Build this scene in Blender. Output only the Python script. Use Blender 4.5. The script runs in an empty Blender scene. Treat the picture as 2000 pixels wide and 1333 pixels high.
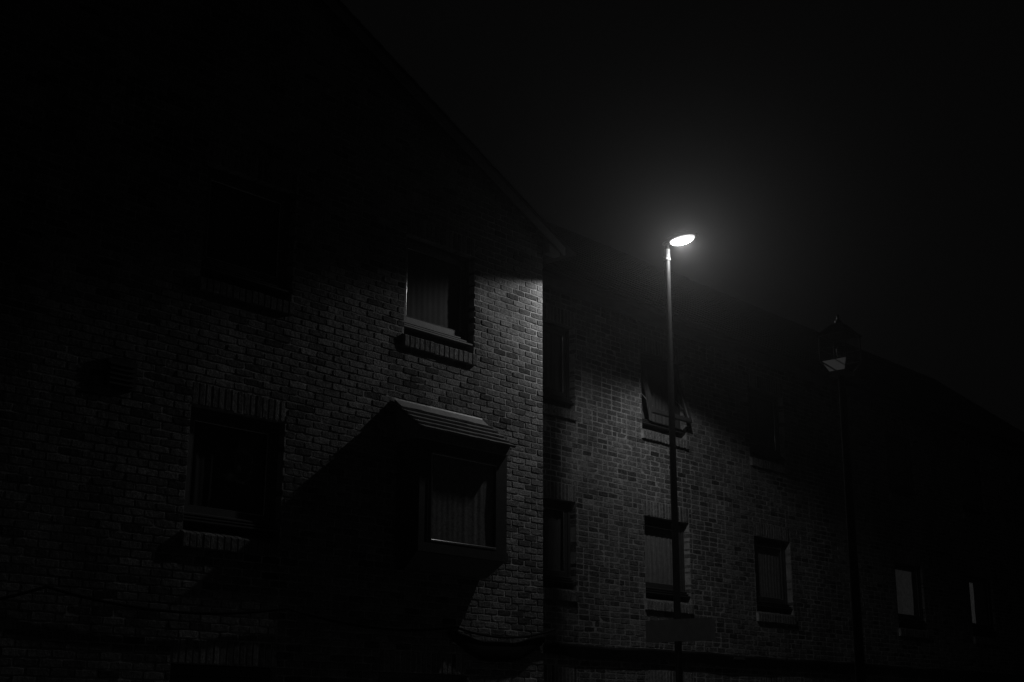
import bpy, math, random
from mathutils import Vector, Matrix

# ------------------------------------------------------------------ scene, camera, light of the night
S = bpy.context.scene
COL = S.collection
S.render.engine = 'CYCLES'
S.view_settings.view_transform = 'Standard'
S.view_settings.look = 'None'
S.view_settings.exposure = 0.0
S.view_settings.gamma = 1.0
S.cycles.use_denoising = True
S.cycles.max_bounces = 4
S.cycles.diffuse_bounces = 2
S.cycles.glossy_bounces = 2
S.cycles.transmission_bounces = 3
S.cycles.transparent_max_bounces = 12
S.cycles.volume_bounces = 0
S.cycles.sample_clamp_indirect = 1.0
S.cycles.sample_clamp_direct = 0.0
S.cycles.caustics_reflective = False
S.cycles.caustics_refractive = False
S.cycles.light_sampling_threshold = 0.0

PITCH, AZ, ROLL = math.radians(15.63), math.radians(42.15), 0.0044
F0 = Vector((math.cos(AZ), math.sin(AZ), 0)); R0 = Vector((math.sin(AZ), -math.cos(AZ), 0)); Z0 = Vector((0, 0, 1))
FW = F0 * math.cos(PITCH) + Z0 * math.sin(PITCH)
U0 = -F0 * math.sin(PITCH) + Z0 * math.cos(PITCH)
UP = U0 * math.cos(ROLL) - R0 * math.sin(ROLL)
RT = R0 * math.cos(ROLL) + U0 * math.sin(ROLL)
cd = bpy.data.cameras.new('camera'); cam = bpy.data.objects.new('camera', cd); COL.objects.link(cam)
cd.sensor_width = 36; cd.lens = 36 * 2663 / 2000; cd.clip_start = 0.05; cd.clip_end = 600
mt = Matrix((RT, UP, -FW)).transposed().to_4x4(); mt.translation = Vector((-12.42, -10.72, 1.6))
cam.matrix_world = mt; S.camera = cam

W = bpy.data.worlds.new('World'); S.world = W; W.use_nodes = True
bg = W.node_tree.nodes['Background']; bg.inputs[0].default_value = (0.8, 0.8, 0.8, 1); bg.inputs[1].default_value = 0.0017

LAMP = Vector((1.35, -1.22, 7.60))          # centre of the street lamp's lens

# ------------------------------------------------------------------ materials
def mat(name, col, rough=0.8, metal=0.0, bump=None, var=None, fine=None, big=None, spec=0.5, emit=None, tone=False, trans=0.0):
    m = bpy.data.materials.new(name); m.use_nodes = True; nt = m.node_tree; N = nt.nodes; L = nt.links
    b = N['Principled BSDF']; c = (col, col, col, 1)
    b.inputs['Base Color'].default_value = c; b.inputs['Roughness'].default_value = rough
    b.inputs['Metallic'].default_value = metal; b.inputs['Specular IOR Level'].default_value = spec
    if trans: b.inputs['Transmission Weight'].default_value = trans
    tc = N.new('ShaderNodeTexCoord'); out = None
    if tone:
        a = N.new('ShaderNodeAttribute'); a.attribute_name = 'tone'
        out = a.outputs['Fac']
    if var:
        n = N.new('ShaderNodeTexNoise'); n.inputs['Scale'].default_value = var[0]; n.inputs['Detail'].default_value = 5
        n.inputs['Roughness'].default_value = 0.65
        L.new(tc.outputs['Object'], n.inputs['Vector'])
        mr = N.new('ShaderNodeMapRange'); mr.inputs[1].default_value = 0.3; mr.inputs[2].default_value = 0.7
        mr.inputs[3].default_value = 1 - var[1]; mr.inputs[4].default_value = 1 + var[1]
        L.new(n.outputs['Fac'], mr.inputs[0])
        mu = N.new('ShaderNodeMath'); mu.operation = 'MULTIPLY'; L.new(mr.outputs[0], mu.inputs[0])
        if out: L.new(out, mu.inputs[1])
        else: mu.inputs[1].default_value = col
        out = mu.outputs[0]
        if big:      # weathering and damp patches, metres across
            n4 = N.new('ShaderNodeTexNoise'); n4.inputs['Scale'].default_value = big[0]; n4.inputs['Detail'].default_value = 5; n4.inputs['Roughness'].default_value = 0.6
            mp = N.new('ShaderNodeMapping'); mp.inputs['Scale'].default_value = (1.0, 1.0, 0.45); L.new(tc.outputs['Object'], mp.inputs[0]); L.new(mp.outputs[0], n4.inputs['Vector'])
            m4 = N.new('ShaderNodeMapRange'); m4.inputs[1].default_value = 0.36; m4.inputs[2].default_value = 0.64; m4.inputs[3].default_value = 1 - big[1]; m4.inputs[4].default_value = 1 + big[1]
            L.new(n4.outputs['Fac'], m4.inputs[0]); m5 = N.new('ShaderNodeMath'); m5.operation = 'MULTIPLY'; L.new(out, m5.inputs[0]); L.new(m4.outputs[0], m5.inputs[1]); out = m5.outputs[0]
        if fine:
            n2 = N.new('ShaderNodeTexNoise'); n2.inputs['Scale'].default_value = fine[0]; n2.inputs['Detail'].default_value = 3
            L.new(tc.outputs['Object'], n2.inputs['Vector'])
            m2 = N.new('ShaderNodeMapRange'); m2.inputs[1].default_value = 0.3; m2.inputs[2].default_value = 0.7; m2.inputs[3].default_value = 1 - fine[1]; m2.inputs[4].default_value = 1 + fine[1]
            L.new(n2.outputs['Fac'], m2.inputs[0]); m3 = N.new('ShaderNodeMath'); m3.operation = 'MULTIPLY'; L.new(out, m3.inputs[0]); L.new(m2.outputs[0], m3.inputs[1]); out = m3.outputs[0]
    if out:
        cb = N.new('ShaderNodeCombineColor')
        for i in range(3): L.new(out, cb.inputs[i])
        L.new(cb.outputs[0], b.inputs['Base Color'])
    if bump:
        prev = None
        for sc, dist in bump:
            n = N.new('ShaderNodeTexNoise'); n.inputs['Scale'].default_value = sc; n.inputs['Detail'].default_value = 6
            n.inputs['Roughness'].default_value = 0.6
            L.new(tc.outputs['Object'], n.inputs['Vector'])
            bp = N.new('ShaderNodeBump'); bp.inputs['Distance'].default_value = dist; bp.inputs['Strength'].default_value = 1
            L.new(n.outputs['Fac'], bp.inputs['Height'])
            if prev: L.new(prev.outputs[0], bp.inputs['Normal'])
            prev = bp
        L.new(prev.outputs[0], b.inputs['Normal'])
    if emit:
        if out: L.new(cb.outputs[0], b.inputs['Emission Color'])
        else: b.inputs['Emission Color'].default_value = (1, 1, 1, 1)
        b.inputs['Emission Color'].default_value = (1, 1, 1, 1); b.inputs['Emission Strength'].default_value = emit
    return m

BRICK = mat('brick', 0.26, 0.9, bump=[(16, 0.018), (90, 0.006)], var=(26, 0.42), fine=(95, 0.55), big=(1.1, 0.28), tone=True, spec=0.25)
MORTAR = mat('mortar', 0.48, 0.95, bump=[(40, 0.006), (160, 0.003)], var=(9, 0.3), fine=(70, 0.3), big=(1.3, 0.25), spec=0.2)
SLATE = mat('roof_slate', 0.045, 0.55, bump=[(30, 0.004)], var=(7, 0.3))
TILE = mat('bay_tile', 0.26, 0.75, bump=[(60, 0.003)], var=(14, 0.25))
LEAD = mat('lead', 0.36, 0.45, bump=[(12, 0.006)], var=(8, 0.2))
DARKP = mat('dark_stain', 0.07, 0.45, bump=[(50, 0.001)], var=(12, 0.2))
FRAMEP = mat('frame_paint', 0.16, 0.5, bump=[(60, 0.001)], var=(14, 0.15))
EAVEP = mat('eaves_paint', 0.24, 0.6, var=(14, 0.15))
BEAD = mat('glazing_bead', 0.6, 0.17, metal=0.85)
CURT = mat('curtain_cloth', 0.42, 0.9, bump=[(120, 0.001)], var=(12, 0.2), fine=(60, 0.35))
LITC = mat('lit_curtain_cloth', 0.6, 0.9, var=(12, 0.2), fine=(60, 0.35), emit=0.011)
LITD = mat('lit_lace_cloth', 0.6, 0.9, var=(12, 0.2), fine=(60, 0.35), emit=0.020)
BLIND = mat('dark_cloth', 0.16, 0.9, var=(6, 0.1))
STEEL = mat('galvanised_steel', 0.42, 0.42, metal=0.35, bump=[(35, 0.001)], var=(18, 0.2))
COLLARP = mat('collar_paint', 0.75, 0.35)
POLE = mat('pole_paint', 0.09, 0.45, bump=[(35, 0.001)], var=(18, 0.25))
BLACKP = mat('black_paint', 0.018, 0.38, bump=[(30, 0.001)])
SIGNM = mat('sign_plate', 0.75, 0.5, var=(10, 0.1))
RUBBER = mat('cable_rubber', 0.018, 0.9, spec=0.1)
HEAD = mat('lamp_housing', 0.25, 0.4)
LENS = mat('lamp_lens', 0.9, 0.2, emit=4.5)
TAR = mat('asphalt', 0.08, 0.9, bump=[(80, 0.01)], var=(5, 0.25))
SLAB = mat('paving', 0.30, 0.9, bump=[(30, 0.006)], var=(4, 0.2))
KERB = mat('kerb_stone', 0.3, 0.85, var=(12, 0.2))

def glass_mat(name, translucent=0.0):
    m = bpy.data.materials.new(name); m.use_nodes = True; nt = m.node_tree; N = nt.nodes; L = nt.links
    N.remove(N['Principled BSDF']); o = N['Material Output']
    t = N.new('ShaderNodeBsdfTransparent'); t.inputs[0].default_value = (0.85, 0.85, 0.85, 1)
    g = N.new('ShaderNodeBsdfGlossy'); g.inputs['Roughness'].default_value = 0.03
    lw = N.new('ShaderNodeLayerWeight'); lw.inputs[0].default_value = 0.5
    pw = N.new('ShaderNodeMath'); pw.operation = 'POWER'; L.new(lw.outputs['Facing'], pw.inputs[0]); pw.inputs[1].default_value = 5.0
    fr = N.new('ShaderNodeMath'); fr.operation = 'MULTIPLY_ADD'; L.new(pw.outputs[0], fr.inputs[0]); fr.inputs[1].default_value = 0.92; fr.inputs[2].default_value = 0.05
    mx = N.new('ShaderNodeMixShader'); L.new(fr.outputs[0], mx.inputs[0]); L.new(t.outputs[0], mx.inputs[1]); L.new(g.outputs[0], mx.inputs[2])
    if translucent:
        tr = N.new('ShaderNodeBsdfTranslucent'); tr.inputs[0].default_value = (0.8, 0.8, 0.8, 1)
        m2 = N.new('ShaderNodeMixShader'); m2.inputs[0].default_value = translucent
        L.new(mx.outputs[0], m2.inputs[1]); L.new(tr.outputs[0], m2.inputs[2]); mx = m2
    L.new(mx.outputs[0], o.inputs[0]); return m
GLASS = glass_mat('window_glass')
FROST = glass_mat('frosted_glass', 0.30)

# ------------------------------------------------------------------ mesh helpers
class MB:
    def __init__(s): s.v = []; s.f = []; s.mi = []; s.tone = []; s.sm = []
    def face(s, pts, mi=0, tone=0.25, smooth=False):
        k = len(s.v); s.v += [tuple(p) for p in pts]; s.f.append(tuple(range(k, k + len(pts)))); s.mi.append(mi); s.tone.append(tone); s.sm.append(smooth)
    def poly(s, verts, faces, mi=0, tone=0.25, smooth=False):
        k = len(s.v); s.v += [tuple(p) for p in verts]
        for f in faces: s.f.append(tuple(k + i for i in f)); s.mi.append(mi); s.tone.append(tone); s.sm.append(smooth)
    def hexa(s, p, mi=0, tone=0.25):      # p: 8 corners, bottom ring 0-3, top ring 4-7
        s.poly(p, [(3, 2, 1, 0), (4, 5, 6, 7), (0, 1, 5, 4), (1, 2, 6, 5), (2, 3, 7, 6), (3, 0, 4, 7)], mi, tone)
    def box(s, x0, x1, y0, y1, z0, z1, mi=0, tone=0.25):
        s.hexa([(x0, y0, z0), (x1, y0, z0), (x1, y1, z0), (x0, y1, z0), (x0, y0, z1), (x1, y0, z1), (x1, y1, z1), (x0, y1, z1)], mi, tone)
    def tube(s, pts, r, n=12, caps=True, mi=0, smooth=True):
        pts = [Vector(p) for p in pts]; R = r if isinstance(r, (list, tuple)) else [r] * len(pts)
        vs = []; prev = None
        for i, p in enumerate(pts):
            t = (pts[min(i + 1, len(pts) - 1)] - pts[max(i - 1, 0)]).normalized()
            a = prev if prev else (Vector((1, 0, 0)) if abs(t.x) < 0.9 else Vector((0, 1, 0)))
            a = (a - t * a.dot(t)).normalized(); b = t.cross(a); prev = a
            for k in range(n):
                q = 2 * math.pi * k / n; vs.append(p + (a * math.cos(q) + b * math.sin(q)) * R[i])
        fs = [(i * n + k, i * n + (k + 1) % n, (i + 1) * n + (k + 1) % n, (i + 1) * n + k) for i in range(len(pts) - 1) for k in range(n)]
        s.poly(vs, fs, mi, smooth=smooth)
        if caps:
            s.poly(vs[:n], [tuple(reversed(range(n)))], mi); s.poly(vs[-n:], [tuple(range(n))], mi)
    def build(s, name, mats, parent=None, loc=None):
        me = bpy.data.meshes.new(name); me.from_pydata(s.v, [], s.f)
        for m in (mats if isinstance(mats, (list, tuple)) else [mats]): me.materials.append(m)
        me.polygons.foreach_set('material_index', s.mi); me.polygons.foreach_set('use_smooth', s.sm)
        a = me.attributes.new('tone', 'FLOAT', 'FACE'); a.data.foreach_set('value', s.tone)
        me.update(); o = bpy.data.objects.new(name, me); COL.objects.link(o)
        if parent: o.parent = parent; o.matrix_parent_inverse = Matrix.Translation(-world_loc(parent))
        return o

def world_loc(o):
    p = Vector(o.location)
    while o.parent: p = p * 1.0; break
    return p if o.type == 'EMPTY' else Vector((0, 0, 0))

def empty(name, loc, parent=None):
    o = bpy.data.objects.new(name, None); o.empty_display_size = 0.2; COL.objects.link(o)
    if parent:
        o.parent = parent; o.matrix_parent_inverse = Matrix.Translation(-Vector(parent.location)); o.location = loc
    else: o.location = loc
    return o

def tag(o, label=None, cat=None, group=None, kind=None):
    if label: o['label'] = label
    if cat: o['category'] = cat
    if group: o['group'] = group
    if kind: o['kind'] = kind
    return o

class Frame:     # a facade plane: u along the wall, d into the wall
    def __init__(s, O, U, D): s.O = Vector(O); s.U = Vector(U); s.D = Vector(D)
    def __call__(s, u, d, z): return s.O + s.U * u + s.D * d + Vector((0, 0, z))

C_H, B_L, B_H, J = 0.075, 0.215, 0.064, 0.0105

def brick(mb, P, rnd, u0, u1, z0, z1, out=0.0, depth=0.1, tone=0.25, worn=0.006):
    """One brick: a worn, slightly tilted face with an eased arris and sides running back into the wall."""
    j = lambda a: rnd.uniform(-a, a)
    d0 = -out + j(0.0026); tu, tz = j(0.0028), j(0.0014); e = rnd.uniform(0.003, 0.007)
    du, dz = (u1 - u0) / 2, (z1 - z0) / 2
    u0 += j(0.0015); u1 += j(0.0015); z0 += j(0.0012); z1 += j(0.0012)
    ring = []
    nseg = 4 if (u1 - u0) > 0.15 else 3
    lo = [(u0 + (u1 - u0) * k / nseg) for k in range(nseg + 1)]
    outer = [(u, z0 + j(worn * 0.45)) for u in lo] + [(u, z1 + j(worn * 0.45)) for u in reversed(lo)]
    # clip the corners a little
    outer[0] = (outer[0][0] + rnd.uniform(0, worn), outer[0][1] + rnd.uniform(0, worn)); outer[nseg] = (outer[nseg][0] - rnd.uniform(0, worn), outer[nseg][1] + rnd.uniform(0, worn))
    outer[nseg + 1] = (outer[nseg + 1][0] - rnd.uniform(0, worn), outer[nseg + 1][1] - rnd.uniform(0, worn)); outer[-1] = (outer[-1][0] + rnd.uniform(0, worn), outer[-1][1] - rnd.uniform(0, worn))
    cu, cz = (u0 + u1) / 2, (z0 + z1) / 2; n = len(outer)
    inner = []
    for (u, z) in outer:
        iu = u + (e if u < cu - 1e-6 else -e) * (1 if abs(u - cu) > du * 0.8 else 0); iz = z + (e if z < cz else -e)
        inner.append((iu, iz))
    dd = lambda u, z: d0 + tu * (u - cu) / du + tz * (z - cz) / dz
    vs = [P(u, dd(u, z), z) for u, z in inner] + [P(u, dd(u, z) + e * 0.9, z) for u, z in outer] + [P(u, depth, z) for u, z in outer]
    fs = [tuple(range(n))]
    for k in range(n):
        m = (k + 1) % n
        fs.append((n + k, n + m, m, k)); fs.append((2 * n + k, 2 * n + m, n + m, n + k))
    mb.poly(vs, fs, 0, tone)

def facade(P, u0, u1, z0, z1, openings, seed, recess=0.007, top=None, tones=(0.20, 0.30), dark=0.08, headers=0.0, back=0.3, from_right=True, side_ends=(True, True)):
    """Brick skin and mortar of one wall. openings: (u0,u1,z0,z1, lintel?, sill?)"""
    rnd = random.Random(seed); mb = MB()
    cuts = []
    for (a, b, c, d, lin, sil) in openings:
        cuts.append((a, b, c, d))
        if lin: cuts.append((a - 0.0, b + 0.0, d, d + 0.225))
        if sil: cuts.append((a - 0.03, b + 0.03, c - 0.225, c))
    def tn():
        r = rnd.random()
        t = rnd.uniform(*tones) * rnd.uniform(0.9, 1.1)
        if r < dark: t *= rnd.uniform(0.4, 0.65)
        elif r > 0.95: t *= 1.2
        return t
    ci = int(round(z0 / C_H)); n = int(math.ceil((z1 - z0) / C_H))
    for i in range(n):
        za = (ci + i) * C_H + J / 2; zb = za + B_H; zc = (za + zb) / 2
        if zb > z1 + 0.03: continue
        off = 0.1125 if (ci + i) % 2 else 0.0
        u = u1
        first = True
        while u > u0 + 0.02:
            w = 0.2255
            if first and off: w = 0.113
            elif headers and rnd.random() < headers: w = 0.113
            first = False
            a, b = max(u - w + J / 2, u0), u - J / 2
            if u == u1: b = u1
            u -= w
            segs = [(a, b)]
            if top:
                lim = top(zc)
                if lim is None: continue
                segs = [(max(a, lim[0]), min(b, lim[1]))]
            for (ca, cb, cc, cdd) in cuts:
                if cc < zc < cdd:
                    ns = []
                    for (p, q) in segs:
                        if cb <= p or ca >= q: ns.append((p, q))
                        else:
                            if p < ca: ns.append((p, ca if ca - p > 0.0 else p))
                            if q > cb: ns.append((cb, q))
                    segs = ns
            for (p, q) in segs:
                if q - p > 0.022:
                    brick(mb, P, rnd, p, q, za, zb, tone=tn())
    for (a, b, c, d, lin, sil) in openings:
        if lin:
            m = int(round((b - a) / 0.0755)); w = (b - a) / m
            for k in range(m):
                brick(mb, P, rnd, a + k * w + 0.005, a + (k + 1) * w - 0.005, d + 0.004, d + 0.219, tone=tn())
    # mortar bed: one recessed sheet with the openings cut out, plus the sides of each opening
    openings = [(a, b, c - (0.12 if sil else 0.0), d, lin, sil) for (a, b, c, d, lin, sil) in openings]
    us = sorted({u0 + 0.004, u1 - 0.004} | {c[0] for c in openings} | {c[1] for c in openings}); zs = sorted({z0, z1} | {c[2] for c in openings} | {c[3] for c in openings})
    for i in range(len(us) - 1):
        for k in range(len(zs) - 1):
            uc, zc = (us[i] + us[i + 1]) / 2, (zs[k] + zs[k + 1]) / 2
            if any(c[0] < uc < c[1] and c[2] < zc < c[3] for c in openings): continue
            mb.face([P(us[i], recess, zs[k]), P(us[i + 1], recess, zs[k]), P(us[i + 1], recess, zs[k + 1]), P(us[i], recess, zs[k + 1])], 1)
    for (a, b, c, d, lin, sil) in openings:
        e = 0.003
        mb.face([P(a - e, recess, c), P(a - e, back, c), P(a - e, back, d), P(a - e, recess, d)], 1)
        mb.face([P(b + e, recess, c), P(b + e, recess, d), P(b + e, back, d), P(b + e, back, c)], 1)
        mb.face([P(a, recess, d + e), P(b, recess, d + e), P(b, back, d + e), P(a, back, d + e)], 1)
        w0 = recess; mb.face([P(a, w0, c - e), P(a, back, c - e), P(b, back, c - e), P(b, w0, c - e)], 1)
    if top:   # gable triangle above z1
        zt = z1; step = 0.3
        z = z1
        while True:
            la, lb = top(z), top(z + step)
            if la is None: break
            if lb is None:
                m = (la[0] + la[1]) / 2; mb.face([P(la[0], recess, z), P(la[1], recess, z), P(m, recess, z + step * 0.8)], 1); break
            mb.face([P(la[0], recess, z), P(la[1], recess, z), P(lb[1], recess, z + step), P(lb[0], recess, z + step)], 1); z += step
    return mb

# ------------------------------------------------------------------ windows
def round_bar(mb, P, a, b, r, n=10):
    mb.tube([P(*a), P(*b)], r, n, True)

def curtain_mb(P, a, b, c, d, dep, seed, amp=0.018, waves=None):
    rnd = random.Random(seed); mb = MB(); n = 110; m = 8
    ph = [rnd.uniform(0, 6.28) for _ in range(4)]; wv = waves or rnd.uniform(11, 15); fx = [rnd.uniform(0.5, 1.5) for _ in range(3)]
    rows = []
    for k in range(m + 1):
        z = c + (d - c) * k / m; row = []
        for i in range(n + 1):
            t = i / n
            y = amp * (0.45 + 0.55 * math.sin(7 * fx[0] * t + ph[3]) ** 2) * math.sin(wv * 6.28 * t + ph[0] + 2.2 * math.sin(6 * fx[1] * t + ph[1]) + 0.25 * k * math.sin(9 * fx[2] * t)) + amp * 0.5 * math.sin(wv * 2.3 * 6.28 * t + ph[2]) + 0.004 * math.sin(k + ph[3])
            row.append(P(a + (b - a) * t, dep + y, z))
        rows.append(row)
    vs = [v for r in rows for v in r]
    mb.poly(vs, [(k * (n + 1) + i, k * (n + 1) + i + 1, (k + 1) * (n + 1) + i + 1, (k + 1) * (n + 1) + i) for k in range(m) for i in range(n)], smooth=True)
    return mb

def sill_mb(P, a, b, z0, seed, out=0.045):
    rnd = random.Random(seed); mb = MB(); m = int(round((b - a) / 0.0765)); w = (b - a) / m
    for k in range(m):
        u0, u1 = a + k * w + 0.005 + rnd.uniform(-.001, .001), a + (k + 1) * w - 0.005 + rnd.uniform(-.001, .001)
        j = rnd.uniform(-.004, .004); e = 0.005; o = -out + rnd.uniform(-.003, .003); t = rnd.uniform(0.2, 0.3)
        zf, zb_, zl = z0 - 0.095 + j, z0 - 0.036 + j, z0 - 0.225 + j
        vs = [P(u0, o + e, zl), P(u1, o + e, zl), P(u1, o + e, zf), P(u0, o + e, zf),
              P(u0 + e, o, zl + e), P(u1 - e, o, zl + e), P(u1 - e, o, zf - e), P(u0 + e, o, zf - e),
              P(u0, 0.12, zl), P(u1, 0.12, zl), P(u1, 0.12, zb_), P(u0, 0.12, zb_),
              P(u0 + e, o + 2 * e, zf + e), P(u1 - e, o + 2 * e, zf + e)]
        mb.poly(vs, [(4, 5, 6, 7), (0, 1, 5, 4), (1, 2, 6, 5), (3, 0, 4, 7), (7, 6, 13, 12), (2, 13, 6), (3, 7, 12),
                     (12, 13, 10, 11), (0, 8, 9, 1), (1, 9, 10, 2), (2, 10, 13), (3, 11, 8, 0), (3, 12, 11), (9, 8, 11, 10)], 0, t)
    # mortar between
    d = 0.009
    vs = [P(a + .004, -out + d, z0 - .221), P(b - .004, -out + d, z0 - .221), P(b - .004, 0.11, z0 - .221), P(a + .004, 0.11, z0 - .221),
          P(a + .004, -out + d, z0 - .106), P(b - .004, -out + d, z0 - .106), P(b - .004, 0.11, z0 - .05), P(a + .004, 0.11, z0 - .05)]
    mb.hexa(vs, 1); return mb

def window(parent, P, a, b, c, d, seed, kind='net', sill=True, open_sash=False, rev=0.10, fm=None, cdep=0.085, cloth=None):
    fm = fm or FRAMEP
    root = empty('window', P((a + b) / 2, rev, c), parent)
    fr = MB(); fw = 0.055
    def bx(mb, u0, u1, d0, d1, z0, z1):
        q = [P(u0, d0, z0), P(u1, d0, z0), P(u1, d1, z0), P(u0, d1, z0), P(u0, d0, z1), P(u1, d0, z1), P(u1, d1, z1), P(u0, d1, z1)]; mb.hexa(q)
    g = 0.004
    bx(fr, a + g, a + fw, rev, rev + 0.07, c + 0.03, d - g); bx(fr, b - fw, b - g, rev, rev + 0.07, c + 0.03, d - g)
    bx(fr, a + fw, b - fw, rev, rev + 0.07, d - fw, d - g); bx(fr, a + fw, b - fw, rev, rev + 0.07, c + 0.07, c + 0.115)
    # stepped timber sub-sill under the frame
    for k, (dd, zt, zh) in enumerate(((0.026, 0.118, 0.026), (0.055, 0.084, 0.026), (0.088, 0.050, 0.028))):
        q = lambda u, dep, z: P(u, dep, z)
        u0, u1 = a + g, b - g
        fr.hexa([q(u0, rev - dd, c + zt - zh), q(u1, rev - dd, c + zt - zh), q(u1, rev + 0.002, c + zt - zh), q(u0, rev + 0.002, c + zt - zh),
                 q(u0, rev - dd, c + zt - 0.012), q(u1, rev - dd, c + zt - 0.012), q(u1, rev + 0.002, c + zt - 0.002), q(u0, rev + 0.002, c + zt - 0.002)])
    fro = fr.build('frame', fm, root)
    sa = MB(); s0, s1, t0, t1 = a + fw + 0.003, b - fw - 0.003, c + 0.118, d - fw - 0.003; sw = 0.064
    piv = Vector(P(0, rev + 0.02, t1))
    if open_sash:
        ang = math.radians(-17); ax = P.U
        Rm = Matrix.Rotation(ang, 3, ax)
        T = lambda u, dd, z: piv + Rm @ (P(u, dd, z) - piv)
    else: T = lambda u, dd, z: P(u, dd, z)
    def bt(mb, u0, u1, d0, d1, z0, z1):
        mb.hexa([T(u0, d0, z0), T(u1, d0, z0), T(u1, d1, z0), T(u0, d1, z0), T(u0, d0, z1), T(u1, d0, z1), T(u1, d1, z1), T(u0, d1, z1)])
    y0, y1 = rev + 0.012, rev + 0.055
    bt(sa, s0, s0 + sw, y0, y1, t0, t1); bt(sa, s1 - sw, s1, y0, y1, t0, t1); bt(sa, s0 + sw, s1 - sw, y0, y1, t0, t0 + sw); bt(sa, s0 + sw, s1 - sw, y0, y1, t1 - sw, t1)
    so = sa.build('sash', fm, root)
    be = MB(); r = 0.008; yb = y0 + 0.007
    q0, q1, w0, w1 = s0 + sw, s1 - sw, t0 + sw, t1 - sw
    for (p, q) in (((q0, yb, w0), (q0, yb, w1)), ((q1, yb, w0), (q1, yb, w1)), ((q0, yb, w0), (q1, yb, w0)), ((q0, yb, w1), (q1, yb, w1))):
        be.tube([T(*p), T(*q)], r, 14, True)
    be.build('glazing_bead', BEAD, root)
    gl = MB(); gl.face([T(q0, y0 + 0.02, w0), T(q1, y0 + 0.02, w0), T(q1, y0 + 0.02, w1), T(q0, y0 + 0.02, w1)])
    gl.build('glass', GLASS, root)
    if open_sash:
        for sa_, sb_ in ((s0 + 0.03, s0 + 0.02), (s1 - 0.03, s1 - 0.02)):
            st = MB(); st.tube([P(sa_, rev + 0.02, t0 + 0.42), T(sb_, y0, t0 + 0.10)], 0.006, 8); st.build('stay', STEEL, root)
    cu = curtain_mb(P, a - 0.05, b + 0.05, c - 0.02, d + 0.02, rev + cdep, seed, amp=0.004 if kind == 'net' else (0.002 if kind == 'flat' else 0.008), waves=None if kind == 'net' else 6)
    cu.build('curtain', cloth or (CURT if kind in ('net', 'drape') else BLIND), root)
    if sill:
        sill_mb(P, a - 0.03, b + 0.01, c, seed + 5).build('window_sill', [BRICK, MORTAR], root)
    return root

# ------------------------------------------------------------------ ground
def sheet(name, x0, x1, y0, y1, z, m):
    mb = MB(); mb.face([(x0, y0, z), (x1, y0, z), (x1, y1, z), (x0, y1, z)]); return tag(mb.build(name, m), kind='structure')
sheet('ground', -150, 150, -150, 150, 0.0, TAR)
sheet('road', -60, 60, -9.3, -2.9, 0.004, TAR)
mb = MB(); mb.box(-60, 60, -2.75, 1.0, 0.008, 0.125); tag(mb.build('pavement', SLAB), kind='structure')
mb = MB(); mb.box(-60, 60, -2.90, -2.752, 0.006, 0.128); tag(mb.build('kerb', KERB), kind='structure')
mb = MB(); mb.box(-60, 60, -14.0, -9.3, 0.008, 0.125); tag(mb.build('far_pavement', SLAB), kind='structure')

# ------------------------------------------------------------------ gabled brick house
UZ0, UZ1, LZ0, LZ1 = 5.85, 6.975, 3.375, 4.5
HX0 = -9.6
house = tag(empty('brick_house', ((HX0) / 2, 3, 0)), 'gabled brick house with a tiled box bay window, standing forward of the terrace', 'house')
P1 = Frame((0, 0, 0), (1, 0, 0), (0, 1, 0))
colsA = (-2.37, -1.24); colsB = (-5.10, -3.97)
BXL, BXR, BY, BZ0, BZ1 = -2.43, -1.05, -0.36, 3.33, 4.585
op1 = [(*colsA, UZ0, UZ1, True, True), (*colsB, UZ0, UZ1, True, True), (*colsB, LZ0, LZ1, True, True),
       (-2.37, -1.12, LZ0, LZ1, False, False),
       (-2.60, -1.30, 0.9, 2.1, True, True), (-5.13, -3.93, 0.15, 2.1, True, False)]
EAVE = 7.575; SL = math.tan(math.radians(25)); MIDX = HX0 / 2
def gable(z):
    if z < EAVE: return (HX0, 0.0)
    h = (z - EAVE) / SL
    if h > -MIDX - 0.05: return None
    return (HX0 + h, -h)
def wall_with_gable():
    a = facade(P1, HX0, 0.0, 0.0, EAVE, op1, 11, recess=0.0065, tones=(0.17, 0.31), dark=0.15)
    b = facade(P1, HX0, 0.0, 7.575, 9.83, [], 12, recess=0.008, top=gable, tones=(0.21, 0.30), dark=0.10)
    # drop b's rectangular mortar sheet, keep bricks, and close with a triangle
    keep = [i for i, m in enumerate(b.mi) if m == 0]
    k = len(a.v); a.v += b.v
    for i in keep: a.f.append(tuple(k + q for q in b.f[i])); a.mi.append(0); a.tone.append(b.tone[i]); a.sm.append(False)
    a.face([(HX0, 0.008, EAVE), (0, 0.008, EAVE), (MIDX, 0.008, EAVE - MIDX * SL)], 1)
    return a
wall_with_gable().build('front_wall', [BRICK, MORTAR], house)
P1R = Frame((0, 0, 0), (0, 1, 0), (-1, 0, 0)); P1L = Frame((HX0, 0, 0), (0, -1, 0), (1, 0, 0))
facade(P1R, 0.004, 7.0, 0.0, EAVE, [], 21, recess=0.008).build('side_wall', [BRICK, MORTAR], house)
facade(P1L, -7.0, -0.004, 0.0, EAVE, [], 22, recess=0.008).build('side_wall', [BRICK, MORTAR], house)
mb = MB(); mb.box(HX0 + 0.02, -0.02, 6.9, 7.0, 0, EAVE); mb.build('back_wall', MORTAR, house)

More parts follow.
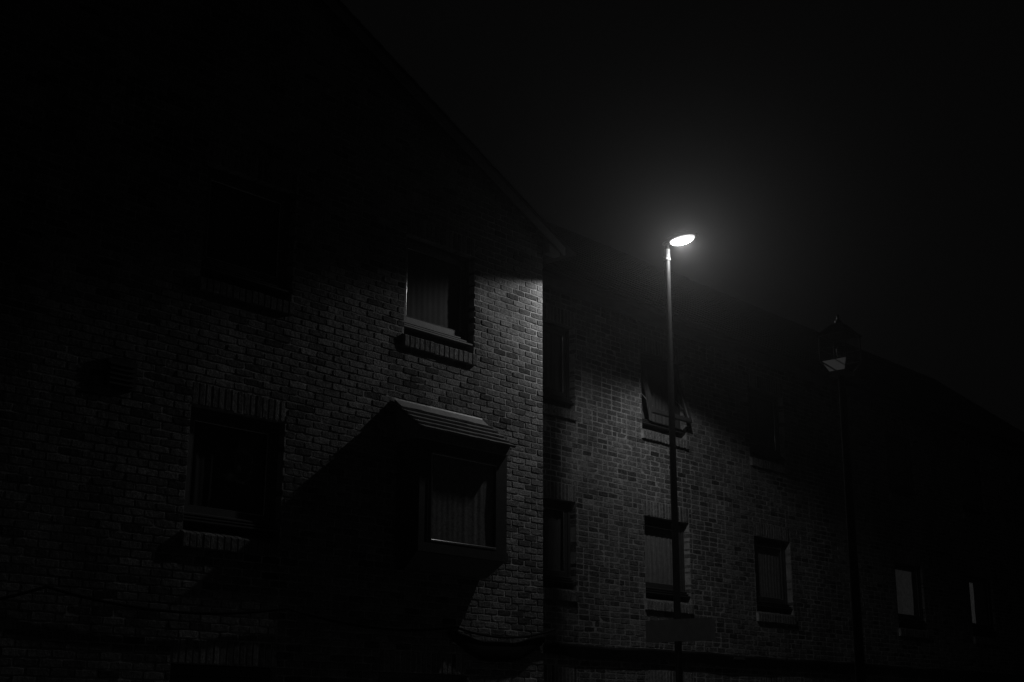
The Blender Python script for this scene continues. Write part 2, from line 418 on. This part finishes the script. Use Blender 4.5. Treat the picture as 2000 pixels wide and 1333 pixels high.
def slate_slope(mb, A, B, down, rows, rh, th=0.012, seed=1, w=0.25, lift=0.016):
    """Rows of slates: A-B is the upper edge, down the unit vector down the slope."""
    rnd = random.Random(seed); A, B, down = Vector(A), Vector(B), Vector(down); e = (B - A); L = e.length; e = e / L; n = e.cross(down).normalized()
    if n.z < 0: n = -n
    for r in range(rows):
        off = (r % 2) * w / 2; u = -off
        while u < L - 0.01:
            u0, u1 = max(u, 0) + 0.002, min(u + w, L) - 0.002; u += w
            if u1 - u0 < 0.02: continue
            j = rnd.uniform(0, 0.004); a0 = r * rh; a1 = (r + 1) * rh + rnd.uniform(-0.003, 0.003) + 0.03
            q = lambda uu, aa, h: A + e * uu + down * aa + n * h
            mb.hexa([q(u0, a1, lift - th + j), q(u1, a1, lift - th + j), q(u1, a0, 0.0), q(u0, a0, 0.0), q(u0, a1, lift + j), q(u1, a1, lift + j), q(u1, a0, 0.006), q(u0, a0, 0.006)], 0, rnd.uniform(.1, .2))
ridge = EAVE + 0.06 - MIDX * SL
mb = MB(); cs = math.cos(math.radians(25)); sn = math.sin(math.radians(25)); OV = 0.34
for sgn, xe in ((1, 0.0), (-1, HX0)):
    ln = -MIDX / cs + OV; slate_slope(mb, (MIDX, -0.16, ridge), (MIDX, 7.1, ridge), (sgn * cs, 0, -sn), int(ln / 0.2) + 1, 0.2, seed=5 + sgn)
    # boarding under the slates
    x1 = MIDX + sgn * (ln - 0.02) * cs; z1 = ridge - (ln - 0.02) * sn
    p = [(MIDX, -0.14, ridge - 0.01), (MIDX, 7.0, ridge - 0.01), (x1, 7.0, z1 - 0.01), (x1, -0.14, z1 - 0.01)]
    mb.hexa([(a, b, c - 0.03) for a, b, c in p] + p)
mb.build('roof', SLATE, house)
mb = MB()
for sgn, xe in ((1, 0.0), (-1, HX0)):
    x1 = xe + sgn * 0.27; z1 = ridge - abs(x1 - MIDX) * SL - 0.05
    mb.hexa([(MIDX, -0.15, ridge - 0.17), (x1, -0.15, z1 - 0.10), (x1, -0.122, z1 - 0.10), (MIDX, -0.122, ridge - 0.17), (MIDX, -0.15, ridge - 0.05), (x1, -0.15, z1), (x1, -0.122, z1), (MIDX, -0.122, ridge - 0.05)])
    # boxed kneeler at the foot of the verge
    xa, xb = (xe + 0.004, xe + 0.21) if sgn > 0 else (xe - 0.21, xe - 0.004)
    mb.hexa([(xa, -0.11, z1 - 0.12), (xb, -0.11, z1 - 0.12), (xb, 0.0, z1 - 0.12), (xa, 0.0, z1 - 0.12), (xa, -0.11, z1 + 0.0), (xb, -0.11, z1 - 0.02), (xb, 0.0, z1 - 0.02), (xa, 0.0, z1 + 0.0)])
mb.build('bargeboard', EAVEP, house)
for sgn, xe in ((1, 0.0), (-1, HX0)):
    mb = MB(); x1 = xe + sgn * 0.36; zg = EAVE - 0.10
    n = 10; ring = []
    for yy in (0.03, 7.0):
        ring.append([(x1 + 0.055 * math.cos(math.pi + math.pi * k / n), yy, zg + 0.055 * math.sin(math.pi + math.pi * k / n)) for k in range(n + 1)] + [(x1 + 0.048 * math.cos(-math.pi * k / n), yy, zg + 0.048 * math.sin(-math.pi * k / n)) for k in range(n + 1)])
    m = len(ring[0]); mb.poly(ring[0] + ring[1], [(k, (k + 1) % m, m + (k + 1) % m, m + k) for k in range(m)] + [tuple(range(m - 1, -1, -1)), tuple(range(m, 2 * m))])
    mb.box(min(xe, xe + sgn * 0.30), max(xe, xe + sgn * 0.30), 0.01, 7.0, EAVE - 0.10, EAVE - 0.08)
    mb.build('gutter', BLACKP, house)

window(house, P1, *colsA, UZ0, UZ1, 31, 'flat', cdep=0.045)
window(house, P1, *colsB, UZ0, UZ1, 32, 'blind')
window(house, P1, *colsB, LZ0, LZ1, 33, 'blind')
window(house, P1, -2.60, -1.30, 0.9, 2.1, 34, 'blind')
# front door in the left ground-floor opening
mb = MB(); mb.box(-5.12, -5.04, 0.10, 0.17, 0.15, 2.09); mb.box(-4.02, -3.94, 0.10, 0.17, 0.15, 2.09); mb.box(-5.04, -4.02, 0.10, 0.17, 2.0, 2.09)
dr = empty('door', (-4.53, 0.1, 0.15), house); mb.build('frame', DARKP, dr)
mb = MB(); mb.box(-5.035, -4.025, 0.13, 0.17, 0.155, 1.995)
for k in range(6): mb.box(-4.98 + k * 0.158, -4.84 + k * 0.158, 0.12, 0.131, 0.25, 1.9)
mb.build('door_panel', DARKP, dr)

# the box bay
bay = empty('bay_window', ((BXL + BXR) / 2, BY, BZ0), house)
mb = MB()
mb.box(BXL, BXL + 0.12, BY, 0.0, BZ0 + 0.10, BZ1)              # left cheek (corner post and side)
mb.box(BXR - 0.14, BXR, BY, 0.0, BZ0 + 0.10, BZ1)
mb.box(BXL + 0.12, BXR - 0.14, BY, 0.0, BZ1 - 0.14, BZ1)
mb.box(BXL - 0.012, BXR + 0.012, BY - 0.012, 0.0, BZ0, BZ0 + 0.098)   # cill band
mb.hexa([(BXL + 0.05, -0.10, BZ0 - 0.17), (BXR - 0.05, -0.10, BZ0 - 0.17), (BXR - 0.05, 0, BZ0 - 0.17), (BXL + 0.05, 0, BZ0 - 0.17),
         (BXL + 0.01, BY + 0.02, BZ0 - 0.003), (BXR - 0.01, BY + 0.02, BZ0 - 0.003), (BXR - 0.01, 0, BZ0 - 0.003), (BXL + 0.01, 0, BZ0 - 0.003)])
for yy in (-0.30, -0.05): mb.box(BXL - 0.012, BXL - 0.002, yy - 0.012, yy + 0.012, BZ0 + 0.10, BZ1 - 0.01)
for zz in (3.50, 4.05, 4.50): mb.box(BXL - 0.010, BXL - 0.001, -0.288, -0.062, zz - 0.015, zz + 0.015)
mb.build('bay_box', DARKP, bay)
mb = MB(); f0, f1, h0, h1 = BXL + 0.12, BXR - 0.14, BZ0 + 0.10, BZ1 - 0.14
mb.box(f0, f0 + 0.05, BY - 0.008, BY + 0.05, h0, h1); mb.box(f1 - 0.05, f1, BY - 0.008, BY + 0.05, h0, h1); mb.box(f0 + 0.05, f1 - 0.05, BY - 0.008, BY + 0.05, h1 - 0.05, h1); mb.box(f0 + 0.05, f1 - 0.05, BY - 0.008, BY + 0.05, h0, h0 + 0.03)
mb.build('sash', DARKP, bay)
mb = MB()
for p, q in (((f0 + .05, h0 + .03), (f1 - .05, h0 + .03)), ((f0 + .05, h0 + .03), (f0 + .05, h1 - .05)), ((f0 + .05, h1 - .05), (f1 - .05, h1 - .05))):
    mb.tube([(p[0], BY - 0.006, p[1]), (q[0], BY - 0.006, q[1])], 0.012, 14)
mb.build('glazing_bead', BEAD, bay)
mb = MB(); mb.face([(f0 + .05, BY + .02, h0 + .03), (f1 - .05, BY + .02, h0 + .03), (f1 - .05, BY + .02, h1 - .05), (f0 + .05, BY + .02, h1 - .05)]); mb.build('glass', GLASS, bay)
curtain_mb(P1, f0, f1, h0, h1, BY + 0.034, 77, amp=0.0022, waves=6).build('curtain', CURT, bay)
# lean-to roof of the bay: five rows of plain tiles under a lead flashing
RX0, RX1, RZW, RYE, RZE = -2.505, -1.045, 4.965, -0.45, 4.63
mb = MB(); dn = Vector((0, RYE, RZE - RZW)); ln = dn.length; dn.normalize()
slate_slope(mb, (RX0, 0.0, RZW - 0.01), (RX1, 0.0, RZW - 0.01), dn, 5, ln / 5, th=0.028, seed=9, w=0.17, lift=0.04)
mb.hexa([(RX0 + .02, RYE + .03, RZE - .10), (RX1 - .02, RYE + .03, RZE - .10), (RX1 - .02, 0, RZE - .10), (RX0 + .02, 0, RZE - .10),
         (RX0 + .02, RYE + .03, RZE - .0), (RX1 - .02, RYE + .03, RZE - .0), (RX1 - .02, 0, RZW - .03), (RX0 + .02, 0, RZW - .03)])
mb.build('bay_roof', TILE, bay)
mb = MB()
nseg = 24
for k in range(nseg):
    a, b = RX0 + (RX1 - RX0 - .06) * k / nseg, RX0 + (RX1 - RX0 - .06) * (k + 1) / nseg
    wob = lambda x: 0.008 * math.sin(x * 9) + 0.005 * math.sin(x * 23)
    z = lambda x, yy: RZW + 0.022 + (RZE - RZW) * (yy / RYE) + 0.012
    mb.face([(a, -0.012, RZW + 0.05), (b, -0.012, RZW + 0.05), (b, -0.02, z(b, 0)), (a, -0.02, z(a, 0))], smooth=True)
    mb.face([(a, -0.02, z(a, 0)), (b, -0.02, z(b, 0)), (b, -0.125 + wob(b), z(b, -0.125) + 0.006), (a, -0.125 + wob(a), z(a, -0.125) + 0.006)], smooth=True)
mb.build('lead_flashing', LEAD, bay)

# ------------------------------------------------------------------ the terrace
TY = 1.05
P2 = Frame((0, TY, 0), (1, 0, 0), (0, 1, 0))
def terrace(x0, x1, wins, label, seed, bricks_seed, pitchroof=True):
    t = tag(empty('brick_terrace', ((x0 + x1) / 2, TY + 3, 0)), label, 'terrace')
    ops = []
    for (a, b) in wins:
        ops += [(a, b, UZ0, UZ1, True, True), (a, b, LZ0, LZ1, True, True), (a, b, 0.9, 2.1, True, True)]
    facade(P2, x0, x1, 0.0, 7.5, ops, bricks_seed, recess=0.004, tones=(0.17, 0.28), dark=0.14, headers=0.16).build('front_wall', [BRICK, MORTAR], t)
    for (u0, u1) in ((x0, 1), (x1, -1)):
        m = MB(); m.box(min(u0, u0 + u1 * 0.2), max(u0, u0 + u1 * 0.2), TY + 0.31, TY + 7, 0, 7.5); m.build('side_wall', MORTAR, t)
    m = MB(); m.box(x0, x1, TY + 7, TY + 7.2, 0, 7.5); m.build('back_wall', MORTAR, t)
    m = MB(); a = math.radians(38); zr = 7.62 + 3.6 * math.tan(a)
    slate_slope(m, (x0 - 0.1, TY + 3.5, zr), (x1 + 0.1, TY + 3.5, zr), (0, -math.cos(a), -math.sin(a)), 24, 0.2, seed=seed, w=0.3)
    slate_slope(m, (x1 + 0.1, TY + 3.5, zr), (x0 - 0.1, TY + 3.5, zr), (0, math.cos(a), -math.sin(a)), 24, 0.2, seed=seed + 1, w=0.6)
    m.build('roof', SLATE, t)
    m = MB(); zg = 7.40
    m.box(x0, x1, TY - 0.20, TY - 0.01, 7.42, 7.46); m.box(x0, x1, TY - 0.225, TY - 0.2, 7.38, 7.56)
    m.build('fascia', FRAMEP, t)
    m = MB(); n = 8
    r0 = [(0, TY - 0.29 + 0.055 * math.cos(math.pi + math.pi * k / n), 7.52 + 0.055 * math.sin(math.pi + math.pi * k / n)) for k in range(n + 1)]
    for k in range(n):
        p, q = r0[k], r0[k + 1]; m.face([(x0, p[1], p[2]), (x1, p[1], p[2]), (x1, q[1], q[2]), (x0, q[1], q[2])], smooth=True)
    m.build('gutter', BLACKP, t)
    return t
tw = [(0.77, 1.90), (3.45, 4.57), (6.37, 7.47), (11.15, 12.27), (14.33, 15.45), (17.3, 18.4)]
ter = terrace(0.02, 21.0, tw, 'long brick terrace with repeating small windows, set back behind the lit street lamp', 41, 42)
k = 0
for (a, b) in tw:
    for (c, d) in ((LZ0, LZ1), (UZ0, UZ1)) + (((0.9, 2.1),)):
        k += 1
        kind = 'net' if c == LZ0 else 'blind'
        if (a, c) == (0.77, LZ0) : kind = 'blind'
        window(ter, P2, a, b, c, d, 100 + k, kind, open_sash=(abs(a - 3.45) < .01 and c == UZ0), fm=DARKP, **(dict(rev=0.05) if a > 10 else {}))
        if c == LZ0 and 10 < a < 15:      # dim room light put into a strip of cloth as its own glow
            w = ter.children[-1]; u0, u1 = (11.22, 12.0) if a < 12 else (14.41, 14.72)
            curtain_mb(P2, u0, u1, c + 0.19, d - 0.08, 0.05 + 0.05, 300 + k, amp=0.004).build('lit_curtain', LITC if a < 12 else LITD, w)
tw2 = [(-12.6, -11.5)]
ter2 = terrace(-15.0, HX0 - 0.02, tw2, 'dim brick terrace end at the left edge, set back beside the gabled house', 51, 52)
for (a, b) in tw2:
    for (c, d) in ((LZ0, LZ1), (UZ0, UZ1), (0.9, 2.1)):
        k += 1; window(ter2, P2, a, b, c, d, 100 + k, 'blind')

# dark projecting band with wavy edges over the terrace's ground floor
rnd = random.Random(3); mb = MB(); n = 160; xs = [0.03 + (20.9 - 0.03) * i / n for i in range(n + 1)]
lo = [2.435 + 0.018 * math.sin(x * 1.9) + 0.010 * math.sin(x * 5.3 + 1) + rnd.uniform(-.004, .004) for x in xs]; hi = [2.585 + 0.012 * math.sin(x * 1.3 + 2) + 0.008 * math.sin(x * 4.1) for x in xs]
vs = []
for i, x in enumerate(xs):
    vs += [(x, TY - 0.004, hi[i] + 0.02), (x, TY - 0.05, hi[i] - 0.01), (x, TY - 0.055, lo[i]), (x, TY - 0.004, lo[i] + 0.01)]
mb.poly(vs, [(i * 4 + k, i * 4 + (k + 1) % 4, i * 4 + 4 + (k + 1) % 4, i * 4 + 4 + k) for i in range(n) for k in range(4)], smooth=False)
mb.build('dark_band', BLACKP, ter)
mb = MB(); mb.box(5.56, 5.86, TY - 0.075, TY - 0.052, 2.535, 2.56); mb.tube([(5.58, TY - 0.06, 2.566), (5.84, TY - 0.06, 2.566)], 0.008, 8); mb.build('bracket', BEAD, ter)

# ------------------------------------------------------------------ cable and dark swag on the gabled house
def catenary(a, b, sag, n=40, wob=0.0, seed=0):
    r = random.Random(seed); ph = r.uniform(0, 6)
    a, b = Vector(a), Vector(b); out = []
    for i in range(n + 1):
        t = i / n; p = a.lerp(b, t); p.z -= sag * 4 * t * (1 - t) - wob * math.sin(t * 17 + ph); out.append(p)
    return out
mb = MB()
pts = catenary((0.12, -0.07, 2.66), (-1.55, -0.07, 2.60), 0.10) + catenary((-1.55, -0.07, 2.60), (-3.9, -0.07, 2.66), 0.10)[1:] + catenary((-3.9, -0.07, 2.66), (-6.46, -0.07, 2.68), 0.12)[1:] + catenary((-6.46, -0.07, 2.68), (-9.2, -0.07, 2.66), 0.25)[1:]
mb.tube(pts, 0.013, 8)
tag(mb.build('hanging_cable', RUBBER), 'thin black cable looping from corner to corner across the gabled brick house', 'cable')
mb = MB()  # dark sagging shape, flattened close to the wall
pts = catenary((-0.02, -0.06, 2.56), (-1.62, -0.06, 2.54), 0.19, 30, 0.01, 2); R = [0.03 + 0.085 * math.sin(math.pi * i / 30) ** 0.6 for i in range(31)]
mb.tube(pts, R, 12)
for v in range(len(mb.v)): p = mb.v[v]; mb.v[v] = (p[0], -0.035 + (p[1] + 0.06) * 0.25, p[2])
tag(mb.build('dark_swag', RUBBER), 'thick dark sagging shape under the thin cable, low at the corner of the gabled house', 'cable bundle')

# small dark vent box high on the left of the gabled house
vb = tag(empty('vent_box', (-5.89, 0, 4.5)), 'small square dark vent on the brickwork left of the gabled house windows', 'vent')
mb = MB(); mb.box(-6.04, -5.74, -0.035, -0.003, 4.50, 4.76); mb.build('casing', DARKP, vb)
mb = MB()
for q in range(5): mb.hexa([(-6.02, -0.05, 4.525 + q * .045), (-5.76, -0.05, 4.525 + q * .045), (-5.76, -0.036, 4.525 + q * .045), (-6.02, -0.036, 4.525 + q * .045), (-6.02, -0.038, 4.55 + q * .045), (-5.76, -0.038, 4.55 + q * .045), (-5.76, -0.036, 4.55 + q * .045), (-6.02, -0.036, 4.55 + q * .045)])
mb.build('louvre', DARKP, vb)

# ------------------------------------------------------------------ the lit street lamp
PX, PY = 1.35, -0.97
lamp = tag(empty('street_lamp', (PX, PY, 0.125)), 'tall slim steel street lamp with its flat lantern lit, in front of the terrace', 'street lamp')
mb = MB(); mb.tube([(PX, PY, 0.125), (PX, PY, 1.35), (PX, PY, 1.42), (PX, PY, 4.2), (PX, PY, 7.39)], [0.07, 0.07, 0.044, 0.042, 0.034], 24)
mb.build('pole', POLE, lamp)
mb = MB(); mb.tube([(PX, PY, 7.385), (PX, PY, 7.40)], 0.044, 24); mb.tube([(PX, PY, 7.40), (PX, PY, 7.53)], 0.036, 24)
for q in range(3):
    a = 2.1 * q; mb.tube([(PX + .03 * math.cos(a), PY + .03 * math.sin(a), 7.43), (PX + .046 * math.cos(a), PY + .046 * math.sin(a), 7.43)], 0.007, 8)
mb.build('collar', COLLARP, lamp)
tilt = math.radians(6)
def LP(x, y, z):   # luminaire coordinates: y runs out from the pole towards the street, tilted up
    return (PX + x, PY - (y * math.cos(tilt) - z * math.sin(tilt)), 7.585 + y * math.sin(tilt) * 0.6 + z * math.cos(tilt))
mb = MB(); secs = [(-0.05, 0.035, 0.03), (0.02, 0.06, 0.05), (0.07, 0.105, 0.07), (0.2, 0.125, 0.085), (0.36, 0.11, 0.075), (0.45, 0.07, 0.05), (0.475, 0.03, 0.02)]
vs = []; n = 14
for (y, w, h) in secs:
    for q in range(n + 1):
        a = math.pi * q / n; vs.append(LP(w * math.cos(a), y, 0.02 + h * math.sin(a)))
fs = [(i * (n + 1) + q, i * (n + 1) + q + 1, (i + 1) * (n + 1) + q + 1, (i + 1) * (n + 1) + q) for i in range(len(secs) - 1) for q in range(n)]
fs += [(i * (n + 1), (i + 1) * (n + 1), (i + 1) * (n + 1) + n, i * (n + 1) + n) for i in range(0, len(secs) - 1)]
mb.poly(vs, fs, smooth=True); mb.build('lamp_head', HEAD, lamp)
mb = MB(); mb.tube([LP(0, 0.0, -0.055), LP(0, 0.0, 0.03)], 0.030, 16); mb.build('bracket', BLACKP, lamp)
mb = MB(); vs = []; R_, n = 7, 22     # shallow bowl lens under the head
for i in range(R_ + 1):
    f = math.cos(math.pi / 2 * i / R_)
    for q in range(n):
        a = 2 * math.pi * q / n; vs.append(LP(0.10 * f * math.cos(a), 0.245 + 0.185 * f * math.sin(a), 0.012 - 0.062 * math.sin(math.pi / 2 * i / R_)))
mb.poly(vs, [(i * n + q, i * n + (q + 1) % n, (i + 1) * n + (q + 1) % n, (i + 1) * n + q) for i in range(R_) for q in range(n)], smooth=True)
mb.build('lens', LENS, lamp)
nt = LENS.node_tree; N = nt.nodes; L = nt.links
tcn = N.new('ShaderNodeTexCoord'); sbn = N.new('ShaderNodeVectorMath'); sbn.operation = 'SUBTRACT'; sbn.inputs[1].default_value = LP(0, 0.235, -0.03)
L.new(tcn.outputs['Object'], sbn.inputs[0]); scn = N.new('ShaderNodeVectorMath'); scn.operation = 'MULTIPLY'; scn.inputs[1].default_value = (9.6, 5.3, 3.0); L.new(sbn.outputs[0], scn.inputs[0])
lnn = N.new('ShaderNodeVectorMath'); lnn.operation = 'LENGTH'; L.new(scn.outputs[0], lnn.inputs[0])
mrn = N.new('ShaderNodeMapRange'); mrn.interpolation_type = 'SMOOTHSTEP'; L.new(lnn.outputs['Value'], mrn.inputs[0])
for i, x in enumerate((0.55, 1.05, 10.0, 0.45)): mrn.inputs[i + 1].default_value = x
L.new(mrn.outputs[0], N['Principled BSDF'].inputs['Emission Strength'])
# the lamp's beam: a cut-off road lantern that throws along the street and little behind its pole
ld = bpy.data.lights.new('lamp_beam', 'AREA'); ld.shape = 'ELLIPSE'; ld.size = 0.055; ld.size_y = 0.16; ld.energy = 1.0
ld.use_nodes = True; nt = ld.node_tree; N = nt.nodes; L = nt.links
em = N['Emission']; geo = N.new('ShaderNodeNewGeometry'); sp = N.new('ShaderNodeSeparateXYZ')
L.new(geo.outputs['Incoming'], sp.inputs[0])
def M(op, a, b=None, c=None, clamp=False):
    m = N.new('ShaderNodeMath'); m.operation = op; m.use_clamp = clamp
    for i, x in enumerate((a, b, c)):
        if x is None: continue
        if isinstance(x, (int, float)): m.inputs[i].default_value = x
        else: L.new(x, m.inputs[i])
    return m.outputs[0]
sgn = 1.0
X_, Y_, Z_ = sp.outputs[0], sp.outputs[1], sp.outputs[2]
down = M('MULTIPLY', Z_, -sgn); yb = M('MULTIPLY', Y_, sgn); xa = M('MULTIPLY', X_, sgn)
hor = M('SQRT', M('ADD', M('MULTIPLY', X_, X_), M('MULTIPLY', Y_, Y_)))
cx = M('DIVIDE', xa, M('ADD', hor, 1e-4)); c2 = M('MULTIPLY', cx, cx)
back = M('SMOOTHSTEP', 0.0, 1.0, 0.5) if False else M('MULTIPLY_ADD', M('DIVIDE', yb, M('ADD', hor, 1e-4)), 0.5, 0.5)   # 1 behind the pole (towards the wall), 0 towards the street
ramp = N.new('ShaderNodeMapRange'); ramp.interpolation_type = 'SMOOTHSTEP'; L.new(M('ADD', c2, M('MULTIPLY_ADD', back, -1.5, 1.25, clamp=True)), ramp.inputs[0]); ramp.inputs[1].default_value = 0.0; ramp.inputs[2].default_value = 0.55; ramp.inputs[3].default_value = 0.37; ramp.inputs[4].default_value = 1.0
azw = M('SUBTRACT', M('MULTIPLY', ramp.outputs[0], 1.15), M('MULTIPLY', c2, 0.4))
mr = N.new('ShaderNodeMapRange'); mr.interpolation_type = 'SMOOTHSTEP'
sb = M('DIVIDE', yb, M('ADD', hor, 1e-4)); sa_ = M('MAXIMUM', M('SUBTRACT', sb, 0.68), 0.0)
str_ = M('MULTIPLY', M('SUBTRACT', 0.45, back), 5.0, clamp=True)   # 1 on the street side
cut = M('SUBTRACT', M('MULTIPLY_ADD', sa_, 0.42, 0.285), M('MULTIPLY', str_, 0.60))     # sine of the cut-off angle below the horizon
L.new(M('DIVIDE', M('SUBTRACT', M('MULTIPLY_ADD', M('MAXIMUM', M('SUBTRACT', 0.62, sb), 0.0), 0.16, down), cut), M('ADD', M('MULTIPLY_ADD', sa_, 1.35, 0.05), M('MULTIPLY', M('MAXIMUM', M('SUBTRACT', 0.62, sb), 0.0), 0.35))), mr.inputs[0]); mr.inputs[1].default_value = 0.0; mr.inputs[2].default_value = 1.0; mr.inputs[3].default_value = 0.0; mr.inputs[4].default_value = 1.0
lobe = M('DIVIDE', 1.0, M('ADD', M('MAXIMUM', down, 0.12), 0.06))
def smooth(v, a, b, lo, hi):
    q = N.new('ShaderNodeMapRange'); q.interpolation_type = 'SMOOTHSTEP'; L.new(v, q.inputs[0])
    for i, x in enumerate((a, b, lo, hi)): q.inputs[i + 1].default_value = x
    return q.outputs[0]
boost = M('MULTIPLY_ADD', smooth(sb, 0.42, 0.70, 0.0, 1.0), smooth(down, 0.52, 0.82, 0.75, 0.0), 1.0)   # hot patch of the reflector
st = M('MULTIPLY', M('MULTIPLY', M('MULTIPLY', M('MULTIPLY', mr.outputs[0], azw), lobe), boost), M('MULTIPLY_ADD', cx, -0.22, 1.02))
BEAM = 25.5
L.new(M('MULTIPLY', st, BEAM), em.inputs['Strength'])
lo_ = bpy.data.objects.new('lamp_beam', ld); COL.objects.link(lo_); lo_.location = Vector(LP(0, 0.245, -0.054)); lo_.parent = lamp; lo_.matrix_parent_inverse = Matrix.Translation(-Vector(lamp.location))

# double-sided name plate clamped to the pole, edge-on to the wall
sg = tag(empty('street_sign', (PX, PY, 2.54)), 'blank looking dark rectangular sign plate clamped low on the lit lamp\'s pole', 'sign')
mb = MB()
for sx in (-1, 1):
    x0, x1 = sorted((PX + sx * 0.048, PX + sx * 0.052)); mb.box(x0, x1, PY - 0.50, PY + 0.44, 2.545, 2.805)
mb.build('plate', SIGNM, sg)
for zz in (2.575, 2.775):
    mb = MB(); mb.tube([(PX, PY, zz - .012), (PX, PY, zz + .012)], 0.0475, 20); mb.box(PX - 0.0475, PX + 0.0475, PY - 0.07, PY - 0.046, zz - .012, zz + .012)
    mb.build('clamp', POLE, sg)

# ------------------------------------------------------------------ the unlit square lantern on its own post
QX, QY = -0.96, -4.59
lp = tag(empty('lantern_post', (QX, QY, 0.008)), 'unlit old-fashioned square glass lantern on a black post at the right', 'street lamp')
mb = MB(); mb.tube([(QX, QY, 0.004), (QX, QY, 0.35), (QX, QY, 0.45), (QX, QY, 1.2), (QX, QY, 1.25), (QX, QY, 4.79)], [0.12, 0.12, 0.085, 0.08, 0.048, 0.036], 20); mb.build('post', BLACKP, lp)
lt = empty('lantern', (QX, QY, 4.79), lp)
h = 0.14; zb, zm, zt = 4.83, 4.94, 5.19
sq = lambda r, z: [(QX - r, QY - r, z), (QX + r, QY - r, z), (QX + r, QY + r, z), (QX - r, QY + r, z)]
mb = MB(); A, B, Cc = sq(0.085, zb), sq(h, zm), sq(h, zt)
for q in range(4):
    mb.tube([B[q], Cc[q]], 0.007, 6); mb.tube([A[q], B[q]], 0.007, 6)
    for ring in (A, B, Cc): mb.tube([ring[q], ring[(q + 1) % 4]], 0.007, 6)
    mid = [tuple((Vector(B[i]) * 0.55 + Vector(Cc[i]) * 0.45)) for i in range(4)]; mb.tube([mid[q], mid[(q + 1) % 4]], 0.004, 6)
mb.box(QX - 0.09, QX + 0.09, QY - 0.09, QY + 0.09, zb - 0.03, zb - 0.006)
mb.build('frame', mat('grey_paint', 0.25, 0.85, spec=0.1), lt)
mb = MB()
for q in range(4): mb.face([B[q], B[(q + 1) % 4], Cc[(q + 1) % 4], Cc[q]])
mb.build('glass', GLASS, lt)
mb = MB()
mb.face([A[3], A[0], B[0], B[3]])
mb.build('lower_pane', FROST, lt)
mb = MB()
for q in (0, 1, 2): mb.face([A[q], A[(q + 1) % 4], B[(q + 1) % 4], B[q]])
mb.build('lower_pane', GLASS, lt)
mb = MB(); T0, T1 = sq(0.165, zt), sq(0.05, zt + 0.12)
mb.hexa(T0 + T1); mb.tube([(QX, QY, zt + .12), (QX, QY, zt + .15), (QX, QY, zt + .17), (QX, QY, zt + .21)], [0.03, 0.035, 0.012, 0.018], 12); mb.build('cap', SLATE, lt)
mb = MB(); mb.tube([(QX, QY, zm + .02), (QX, QY, zm + .06), (QX, QY, zm + .12), (QX, QY, zm + .15)], [0.015, 0.035, 0.04, 0.01], 14); mb.build('bulb', CURT, lt)

# ------------------------------------------------------------------ thin haze, added to give the lamp its lens bloom
hz = bpy.data.materials.new('haze'); hz.use_nodes = True; nt = hz.node_tree; nt.nodes.remove(nt.nodes['Principled BSDF'])
pv = nt.nodes.new('ShaderNodeVolumePrincipled'); pv.inputs['Color'].default_value = (0.95, 0.95, 0.95, 1); pv.inputs['Density'].default_value = 0.0018; pv.inputs['Anisotropy'].default_value = 0.89
nt.links.new(pv.outputs[0], nt.nodes['Material Output'].inputs['Volume'])
mb = MB(); mb.box(-152, 152, -152, 152, -1.0, 14.0); tag(mb.build('haze', hz), kind='stuff')
